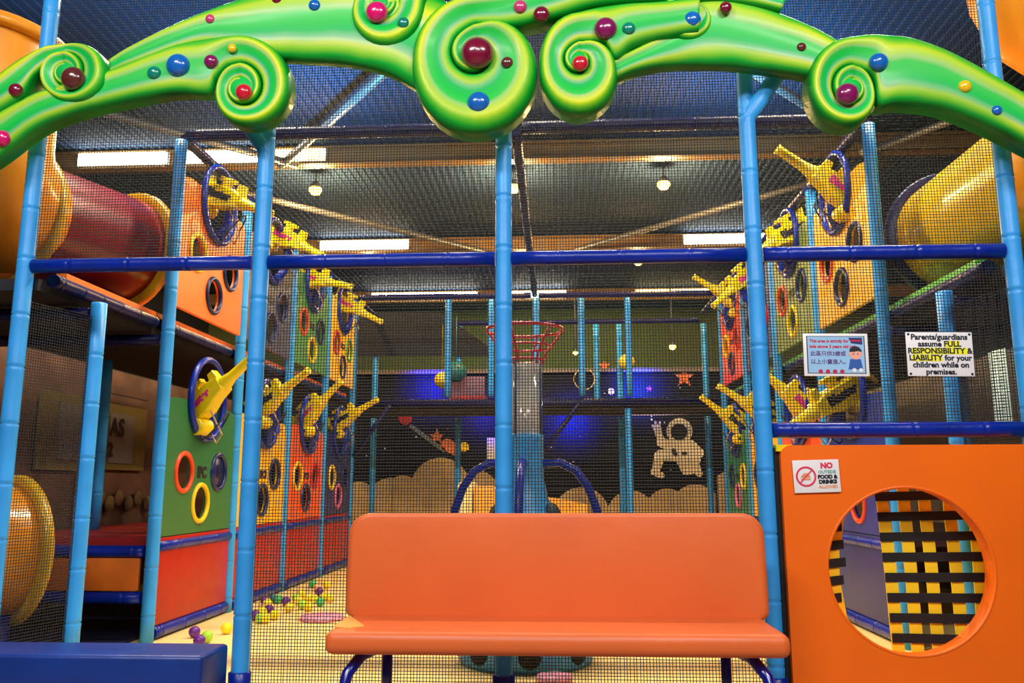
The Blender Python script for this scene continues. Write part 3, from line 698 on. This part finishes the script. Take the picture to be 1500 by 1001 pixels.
# ------------------------------------------------------------------ space mural at the back
YM = 8.9
zt = onY(780, 547, YM).z
e = empty('space_mural', (0, YM, 0), 'black space mural wall with astronaut, brown clouds and stars at the back', 'mural')
L = local(e)
MB().box((0,.06,zt/2), (9.5,.1,zt)).build('board', mat('space_black', (12,17,30), .6, noise=.3, nscale=2, spec=.15), e)
MB().box((0,.0,zt+.03), (9.5,.16,.06)).build('top_ledge', mat('ledge_grey', (120,112,110), .6), e)
MCL = mat('cloud_brown', (206,184,142), .7, noise=.08)
def cloud(cs, u0, u1, nm='cloud'):
    top = []
    p0 = onY(u0, 700, YM).x; p1 = onY(u1, 700, YM).x
    C = []
    for u, v, r in cs:
        p = onY(u, v+r, YM); q = onY(u, v, YM); C.append((p.x, p.z, q.z-p.z))
    n = 90
    for i in range(n+1):
        x = p0+(p1-p0)*i/n; z = .6
        for cx, cz, r in C:
            if abs(x-cx) < r: z = max(z, cz+math.sqrt(r*r-(x-cx)**2))
        top.append((x, z))
    b = MB(); b.prism([(p1,.01),(p0,.01)]+top, [], lambda a, c, t: L((a, YM-t, c)), .02)
    b.build(nm, MCL, e)
cloud([(526,706,26),(572,700,34)], 480, 576)
cloud([(590,697,28),(645,671,44),(700,690,30),(740,700,40)], 577, 800)
cloud([(852,714,42),(925,719,36),(978,716,32),(1020,710,38)], 800, 1047)
cloud([(1075,690,40),(1120,700,40)], 1050, 1160)
def blob(shapes, nm, m, lift, par):
    b = MB()
    for k, q in enumerate(shapes):
        if len(q) == 3:
            u, v, r = q; pts = [(u+r*math.cos(t), v+r*math.sin(t)) for t in [2*PI*i/20 for i in range(20)]]
        elif len(q) == 6:   # capsule
            u0, v0, r0, u1, v1, r1 = q; a = math.atan2(v1-v0, u1-u0)
            pts = [(u0+r0*math.cos(t), v0+r0*math.sin(t)) for t in [a+PI/2+PI*i/8 for i in range(9)]]+[(u1+r1*math.cos(t), v1+r1*math.sin(t)) for t in [a-PI/2+PI*i/8 for i in range(9)]]
        else: pts = [(q[i], q[i+1]) for i in range(0, len(q), 2)]
        W = [onY(u, v, YM) for u, v in pts]
        b.prism([(p.x, p.z) for p in W], [], lambda x, z, t: L((x, YM-lift-t-k*.0004, z)), .01)
    return b.build(nm, m, par)
MAS = mat('astronaut_white', (226,216,196), .7, noise=.05)
blob([(995,632,19),(994,650,10,1004,668,15),(984,653,8,969,649,7),(969,649,6,964,634,5),(964,634,5,963,627,5),(958,630,1.6,956,623,1.6),(961,626,1.6,960,618,1.6),(965,626,1.6,966,619,1.6),(990,666,10,968,667,8),(966,668,8,961,689,6),(957,692,4.5,969,697,4.5),(1000,676,9,1005,690,7),(1005,690,7,1018,686,7),(1018,684,7,1024,694,5),(1010,652,8,1024,664,7),(1014,655,8,1018,674,8)], 'astronaut', MAS, .012, e)
blob([(994,633,12)], 'visor', BLK, .03, e)
blob([(986,660,3,989,666,3),(1000,664,2,1004,664,2)], 'chest_marks', INK, .03, e)
def star(u, v, r, m, nm='star'):
    q = []
    for i in range(10):
        rr_ = r if i % 2 == 0 else r*.42; t = -PI/2+PI*i/5; q += [u+rr_*math.cos(t), v+rr_*math.sin(t)]
    return blob([tuple(q)], nm, m, .005, e)
MST = mat('star_orange', (226,120,70), .6)
star(1002, 553, 16, MST); star(885, 536, 9, MST); star(951, 570, 5, mat('star_pink', (230,40,110), .6)); star(640, 640, 12, MST)
blob([(895,574,5)], 'moon', CREAM, .008, e); blob([(594,613,10)], 'planet', RED, .008, e)
blob([(655,652,9,668,660,8)], 'rocket', MST, .008, e); blob([(680,655,7)], 'moon', YEL, .008, e)
blob([(603,625,3,650,660,3)], 'comet_tail', STEEL, .008, e)
random.seed(3)
for i in range(26): 
    u = random.uniform(530, 1060); v = random.uniform(555, 690); blob([(u, v, random.uniform(.7, 1.3))], 'small_star', WHT, .006, e)
p = onY(721, 657, YM-.04)
tag(MB().box((p.x, YM-.03, p.z), (.16,.012,.32)).build('paper_notice', WHT), 'blank white paper pinned on the black mural just left of the middle post', 'notice')
# things on the rear platform
def planet_ball(u, v, r, Y, m, label):
    p = onY(u, v, Y); R_ = r*(Y-CAM.y)/F
    b = MB(); b.lathe([(max(.001,R_*math.sin(PI*i/14)), -R_*math.cos(PI*i/14)) for i in range(15)], p, 'z', 24)
    b.tube([p+Vector((0,0,R_*.98)), Vector((p.x, p.y, ZT-.12))], .005, 6)
    return tag(b.build('planet_ball', m), label, 'ball', 'hanging planet balls')
planet_ball(918, 531, 12, 5.95*DY, YEL, 'yellow planet ball hanging over the rear platform at the right')
planet_ball(648, 557, 12, 5.95*DY, YEL, 'yellow planet ball hanging over the rear platform left of the middle post')
planet_ball(668, 545, 16, 5.5*DY, mat('ball_teal', (30,110,116), .4), 'dark teal planet ball hanging over the rear platform')
p = onY(856, 556, 5.8*DY)
tag(MB().tube([p+Vector((.14*math.cos(t), 0, .14*math.sin(t))) for t in [2*PI*i/32 for i in range(32)]], .009, 8, closed=True).build('hoop', mat('hoop_tan', (190,176,140), .4)), 'thin tan hoop leaning on the rear platform right of the fountain', 'hoop')
b = MB(); q = [onY(u, v, 5.95*DY) for u, v in ((498,458),(645,458),(722,512),(722,522),(498,522))]
b.prism([(a.x, a.z) for a in q], [], lambda x, z, t: Vector((x, 5.95*DY+t*.0+t, z)), .03)
tag(b.build('canopy', mat('canopy_dark', (20,24,32), .6, spec=.2)), 'dark canopy board with a sloping end over the left of the rear platform', 'canopy')
p = onY(655, 572, 5.7*DY)
tag(MB().box((-.95, 5.7*DY, ZD+.2), (.5,.06,.38), bev=.02).build('pink_board', mat('mauve_vinyl', (112,76,108), .5)), 'mauve board standing on the rear platform above the red mat', 'board')
p = onY(922, 606, 6*DY); q = onY(1010, 608, 6*DY)
e = empty('strip_lamp', ((p.x+q.x)/2, 6*DY-.06, p.z), 'pinkish white strip lamp under the rear platform above the astronaut', 'lamp', 'long ceiling lamps')
MB().box((0,0,.03), (q.x-p.x,.08,.04)).build('housing', WHT, e); MB().tube([(-(q.x-p.x)/2,0,0),((q.x-p.x)/2,0,0)], .03, 8).build('lamp_tube', mat('lamp_pink', (255,214,232), .4, noise=0, emit=1.6), e)
# ------------------------------------------------------------------ balls on the floor
def bm_ball():
    R_ = .036; b = MB(); b.lathe([(max(.0005,R_*math.sin(PI*i/12)), -R_*math.cos(PI*i/12)) for i in range(13)], (0,0,0), 'z', 18); return b
cols_ = {'yellow':(250,222,20),'purple':(96,30,130),'lime':(160,214,40),'green':(60,180,90),'teal':(20,140,140),'peach':(246,180,120)}
bmesh_ = {k: hidden_mesh(bm_ball(), 'plastic_ball', mat('ball_'+k, c, .35, noise=.04)) for k, c in cols_.items()}
BALLS = [('yellow',392,884),('purple',394,893),('yellow',384,897),('yellow',389,906),('lime',381,906),('yellow',402,901),('teal',401,877),('green',408,878),('purple',419,881),('yellow',424,890),('lime',443,886),('yellow',452,889),('yellow',441,870),('yellow',451,877),('yellow',460,878),('green',469,882),('yellow',474,875),('yellow',484,876),('green',458,856),('peach',465,861),('purple',468,867),('yellow',479,857),('purple',388,880),('purple',374,902),('purple',285,926),('lime',303,933),('purple',292,939),('yellow',332,921),('yellow',437,880),('lime',434,876)]
near = {}
for i, (c, u, v) in enumerate(sorted(BALLS, key=lambda q: q[1])):
    p = onZ(u, v, .037); 
    if p.x < XL+.09: p.x = XL+.09
    o = inst('plastic_ball', bmesh_[c]); o.location = p
    if u < 340: lab = {'purple':'purple plastic ball on the floor behind the blue step, ','lime':'lime plastic ball on the floor behind the blue step between the purple ones','yellow':'yellow plastic ball on the floor just left of the second front post'}[c]+({285:'farther of two',292:'nearer of two'}.get(u, ''))
    else:
        cl = 'cluster by the second front post' if u < 412 else ('middle cluster' if u < 445 else 'far cluster beside the bench')
        near[(c, cl)] = near.get((c, cl), 0)+1
        lab = '%s floor ball, %s %s from the left in the %s' % (c, ORD[min(7, near[(c, cl)]-1)], c, cl)
    tag(o, lab, 'ball', 'loose play balls on the floor')
for (u, v, r, lab) in ((472,904,.16,'flat pink round cushion on the floor beside the bench'),(812,993,.09,'flat pink cushion on the floor in front of the fountain base')):
    p = onZ(u, v, .02)
    if u > 700: p.y = min(p.y, .40)
    tag(MB().lathe([(.001,.0),(r*.95,.0),(r,.012),(r*.93,.03),(.001,.034)], (p.x,p.y,.002), 'z', 28).build('floor_cushion', mat('pink_cushion', (232,150,178), .6, noise=.35, nscale=40)), lab, 'cushion', 'pink floor cushions')
# ------------------------------------------------------------------ green scroll arch
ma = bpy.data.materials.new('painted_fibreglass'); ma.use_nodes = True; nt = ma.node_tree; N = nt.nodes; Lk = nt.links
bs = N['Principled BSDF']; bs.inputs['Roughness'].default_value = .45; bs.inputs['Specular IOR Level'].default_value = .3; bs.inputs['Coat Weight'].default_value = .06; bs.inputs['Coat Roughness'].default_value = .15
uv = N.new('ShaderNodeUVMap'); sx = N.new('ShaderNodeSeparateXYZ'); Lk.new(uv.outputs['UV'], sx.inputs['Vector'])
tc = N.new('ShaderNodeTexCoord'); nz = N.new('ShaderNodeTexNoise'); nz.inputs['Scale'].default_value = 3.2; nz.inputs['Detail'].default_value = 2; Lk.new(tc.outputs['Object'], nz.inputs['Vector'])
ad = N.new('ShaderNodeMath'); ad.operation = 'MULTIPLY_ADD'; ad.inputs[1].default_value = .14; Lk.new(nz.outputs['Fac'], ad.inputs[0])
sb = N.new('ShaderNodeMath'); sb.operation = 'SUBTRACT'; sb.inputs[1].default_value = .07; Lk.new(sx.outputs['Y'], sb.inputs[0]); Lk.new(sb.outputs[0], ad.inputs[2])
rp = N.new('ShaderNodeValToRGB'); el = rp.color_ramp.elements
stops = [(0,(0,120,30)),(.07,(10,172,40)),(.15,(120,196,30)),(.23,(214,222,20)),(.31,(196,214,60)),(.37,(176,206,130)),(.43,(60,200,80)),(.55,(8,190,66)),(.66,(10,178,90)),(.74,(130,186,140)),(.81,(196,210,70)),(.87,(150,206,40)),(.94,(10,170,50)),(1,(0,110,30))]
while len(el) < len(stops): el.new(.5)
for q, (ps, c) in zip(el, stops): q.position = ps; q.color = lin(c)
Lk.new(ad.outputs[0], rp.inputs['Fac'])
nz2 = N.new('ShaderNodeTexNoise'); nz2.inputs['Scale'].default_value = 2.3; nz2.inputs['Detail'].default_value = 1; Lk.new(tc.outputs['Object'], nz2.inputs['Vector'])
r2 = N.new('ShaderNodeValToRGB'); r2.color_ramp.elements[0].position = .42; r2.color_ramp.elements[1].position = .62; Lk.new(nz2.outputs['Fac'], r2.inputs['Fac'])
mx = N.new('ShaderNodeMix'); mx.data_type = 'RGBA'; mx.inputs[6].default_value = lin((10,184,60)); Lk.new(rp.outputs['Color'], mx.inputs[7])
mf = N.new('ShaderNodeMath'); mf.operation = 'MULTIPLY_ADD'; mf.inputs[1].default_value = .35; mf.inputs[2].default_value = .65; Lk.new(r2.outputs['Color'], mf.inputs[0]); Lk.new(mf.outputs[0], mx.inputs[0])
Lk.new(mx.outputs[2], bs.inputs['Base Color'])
YA = -.20
arch = empty('scroll_arch', (0, YA, 2.6), 'green fibreglass arch of curling scrolls with coloured studs across the top', 'arch')
LA = local(arch)
def catmull(P, sub):
    out = []
    for i in range(len(P)-1):
        p0 = P[max(i-1,0)]; p1 = P[i]; p2 = P[i+1]; p3 = P[min(i+2,len(P)-1)]
        for k in range(sub):
            t = k/sub
            out.append(tuple(.5*((2*b_)+(-a_+c_)*t+(2*a_-5*b_+4*c_-d_)*t*t+(-a_+3*b_-3*c_+d_)*t**3) for a_, b_, c_, d_ in zip(p0,p1,p2,p3)))
    out.append(tuple(P[-1])); return out
PROF = [(0,-1),(0,.0),(.02,.30),(.07,.62),(.14,.86),(.22,.98),(.30,.98),(.38,.88),(.48,.72),(.60,.60),(.72,.52),(.84,.46),(.93,.36),(.98,.15),(1,-.05),(1,-1)]
PARM = [(0,-1),(0,.0),(.02,.32),(.07,.64),(.14,.86),(.22,.98),(.30,1.0),(.38,.92),(.48,.84),(.60,.84),(.72,.90),(.84,.86),(.93,.62),(.98,.28),(1,-.05),(1,-1)]
def scroll(outer, inner, pole=None, radii=None, sgn=1, a0=-PI/2, turns=2.0, lift=0, H=.05, nm='scroll', q2=.40):
    """one moulded scroll: an arm given by its two edges, then a curl about the pole (radii at quarter turns)"""
    A = [tuple(a)+tuple(c) for a, c in zip(outer, inner)]
    arm = catmull(A, 8); pairs = list(arm); na = len(arm)
    if pole:
        KN = list(radii)+[radii[4]*q2**(j/4) for j in range(1, 22)]
        def rho(t):
            x = t/(PI/2); i = int(x); f = x-i
            a_, b_, c_, d_ = KN[max(i-1,0)], KN[i], KN[i+1], KN[i+2]
            return .5*((2*b_)+(-a_+c_)*f+(2*a_-5*b_+4*c_-d_)*f*f+(-a_+3*b_-3*c_+d_)*f**3)
        n = int(turns*36)
        for i in range(1, n+1):
            t = 2*PI*turns*i/n; th = a0+sgn*t; c, s_ = math.cos(th), math.sin(th); ro, ri = rho(t), rho(t+2*PI)
            pairs.append((pole[0]+ro*c, pole[1]+ro*s_, pole[0]+ri*c, pole[1]+ri*s_))
    K = len(pairs); vs = []; uvs = []; fs = []; n = len(PROF)
    for i, (ou, ov, iu, iv) in enumerate(pairs):
        po = onY(ou, ov, YA); pi_ = onY(iu, iv, YA); w = (po-pi_).length
        k = min(1, max(0, (i-na*.55)/(na*.45))) if pole else 0
        h = min(H, w*.42); up = lift
        if pole and i > na+34: up = lift+(H-h)*.45
        for (a_, z1), (_, z2) in zip(PROF, PARM):
            z = z2+(z1-z2)*k
            d = z*h+up if z > -.5 else -.05
            p = po.lerp(pi_, a_)
            vs.append(LA(p+Vector((0,-d,0)))); uvs.append((i/K, a_))
    for i in range(K-1):
        for j in range(n):
            j2 = (j+1) % n; fs.append((i*n+j, i*n+j2, (i+1)*n+j2, (i+1)*n+j))
    fs += [tuple(range(n)), tuple((K-1)*n+j for j in reversed(range(n)))]
    b = MB(); b.add(vs, fs, True); b.uv = uvs
    if pole:
        p = onY(pole[0], pole[1], YA); rw = rho(2*PI*turns)*1.25*(onY(pole[0]+1, pole[1], YA)-p).length
        k0 = len(b.v); b.lathe([(.0005,-lift-.03),(rw*.8,-lift-.028),(rw,-lift-.015),(rw,.04)], LA(p), 'y', 24); b.uv = uvs+[(0,.6)]*(len(b.v)-k0)
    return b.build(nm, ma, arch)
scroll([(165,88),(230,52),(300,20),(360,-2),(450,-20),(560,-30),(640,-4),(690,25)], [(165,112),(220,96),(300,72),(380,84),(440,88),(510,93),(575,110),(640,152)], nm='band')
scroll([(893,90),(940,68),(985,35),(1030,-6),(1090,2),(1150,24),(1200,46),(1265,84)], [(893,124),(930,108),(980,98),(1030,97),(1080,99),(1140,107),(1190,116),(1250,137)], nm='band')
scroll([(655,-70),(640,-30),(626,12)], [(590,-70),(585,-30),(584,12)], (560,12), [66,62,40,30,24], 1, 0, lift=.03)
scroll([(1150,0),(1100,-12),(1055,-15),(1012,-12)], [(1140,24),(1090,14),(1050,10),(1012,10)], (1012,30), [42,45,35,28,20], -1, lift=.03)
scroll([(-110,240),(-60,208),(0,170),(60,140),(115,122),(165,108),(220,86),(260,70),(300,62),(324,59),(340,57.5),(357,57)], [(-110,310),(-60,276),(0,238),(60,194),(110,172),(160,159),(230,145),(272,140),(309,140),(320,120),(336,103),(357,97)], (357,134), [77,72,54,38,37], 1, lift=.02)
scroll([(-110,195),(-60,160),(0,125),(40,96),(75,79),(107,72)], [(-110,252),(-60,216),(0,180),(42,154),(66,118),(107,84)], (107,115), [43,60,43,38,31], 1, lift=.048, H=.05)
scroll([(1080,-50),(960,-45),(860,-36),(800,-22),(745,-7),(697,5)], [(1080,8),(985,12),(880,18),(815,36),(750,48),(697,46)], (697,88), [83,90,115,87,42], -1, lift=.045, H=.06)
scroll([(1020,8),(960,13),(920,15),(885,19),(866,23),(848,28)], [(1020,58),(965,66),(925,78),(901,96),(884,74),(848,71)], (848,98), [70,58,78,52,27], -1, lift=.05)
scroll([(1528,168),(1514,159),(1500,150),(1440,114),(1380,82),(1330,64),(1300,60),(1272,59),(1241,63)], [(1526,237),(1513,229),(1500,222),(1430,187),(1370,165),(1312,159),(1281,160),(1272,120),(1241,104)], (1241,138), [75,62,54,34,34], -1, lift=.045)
MAR, BLU, TEA, MAG, PLM, BRN, YLS, RDS, PNK = (120,16,50),(20,100,190),(10,130,110),(214,20,110),(130,20,90),(96,40,40),(238,196,30),(206,24,50),(200,60,120)
STUDS = [(23,132,10,MAR,.045),(107,115,17,BRN,.045),(3,203,12,MAG,.02),(226,107,10,TEA,.02),(261,96,17,BLU,.02),(309,90,10,PLM,.02),(340,71,6.5,YLS,.02),(357,135,12,RDS,.03),(308,28,7,PNK,0),(406,-1,8,MAR,0),(461,8,9,BLU,0),(552,18,16,MAG,.03),(591,34,9,TEA,.03),(762,10,10,PNK,.05),(793,21,12,MAR,.05),(699,78,24,MAR,.05),(743,92,9,BRN,.04),(701,151,17,BLU,.045),(850,93,12,RDS,.05),(887,42,17,PLM,.05),(921,42,10,TEA,.05),(1014,29,13,BLU,.035),(1063,11,9,MAR,.03),(1174,69,7,BRN,0),(1287,91,14,BLU,.045),(1241,138,17,PLM,.045),(1413,127,10,YLS,.045),(1460,162,8,BLU,.045)]
for u, v, r, c, l in STUDS:
    Yp = YA-.042-l; p = onY(u, v, Yp); R_ = r*(onY(u+1, v, Yp)-p).length
    b = MB(); b.lathe([(max(.0005, R_*math.sin(PI*i/14)), -R_*.75*math.cos(PI*i/14)) for i in range(15)], LA(p), 'y', 24)
    b.build('stud', mat('stud_%d_%d_%d' % c, c, .2, noise=.05, coat=.6), arch)
# ------------------------------------------------------------------ light
def area(loc, tgt, sx_, sy_, e_, col):
    l = bpy.data.lights.new('hall_or_fill_light', 'AREA'); l.shape = 'RECTANGLE'; l.size = sx_; l.size_y = sy_; l.energy = e_; l.color = col
    o = bpy.data.objects.new('hall_or_fill_light', l); COL.objects.link(o); o.location = loc
    o.rotation_euler = (Vector(tgt)-Vector(loc)).to_track_quat('-Z','Y').to_euler(); return o
area((-2.2,-4.2,4.7), (-1.2,0,1.2), 1.6, .5, 150, (1,.95,.9))
area((2.4,-4.2,4.7), (1.4,0,1.2), 1.6, .5, 150, (1,.95,.9))
area((.2,-6.2,4.7), (.2,0,1.0), 2.4, .6, 120, (.94,.97,1))
for x_ in (-2.4, 0, 2.4): area((x_,1.48,4.7), (x_,2.6,0), 1.4, .1, 150, (1,.86,.6))  # added arena fill at the unseen lamps of the nearest beam
for x_, y_ in ((-3.0,.9),(0,1.0),(3.0,.9),(-2.0,3.4),(2.0,3.4)):
    l = bpy.data.lights.new('ceiling_fill', 'SPOT'); l.energy = 420; l.color = (.12,.6,1); l.spot_size = 2.4; l.spot_blend = 1; l.shadow_soft_size = .1
    o = bpy.data.objects.new('ceiling_fill', l); COL.objects.link(o); o.location = (x_, y_, 3.55); o.rotation_euler = (PI, 0, 0)  # added blue fill that tints the ceiling, no fixture there
def led(u, v, e_, col):
    l = bpy.data.lights.new('led', 'SPOT'); l.energy = e_; l.color = col; l.shadow_soft_size = .05; l.spot_size = 2.1; l.spot_blend = 1
    o = bpy.data.objects.new('led_light', l); COL.objects.link(o); o.location = onY(u, v, YM-.45); o.rotation_euler = (PI/2, 0, 0)
led(625, 562, 260, (.01,.02,1)); led(938, 566, 320, (.0,.06,1)); led(838, 612, 280, (.0,.02,1)); led(705, 600, 120, (.04,.02,1))
area((0,12.8,4.0), (0,15,3.4), 5, .4, 34, (.7,1,.5))  # added green fill that brightens the back wall
w = bpy.data.worlds.new('world'); sc.world = w; w.use_nodes = True
w.node_tree.nodes['Background'].inputs[0].default_value = (.25,.4,.7,1); w.node_tree.nodes['Background'].inputs[1].default_value = .1
sc.view_settings.view_transform = 'Standard'; sc.view_settings.look = 'None'; sc.view_settings.exposure = 0.0; sc.view_settings.gamma = 1
sc.view_settings.use_curve_mapping = False
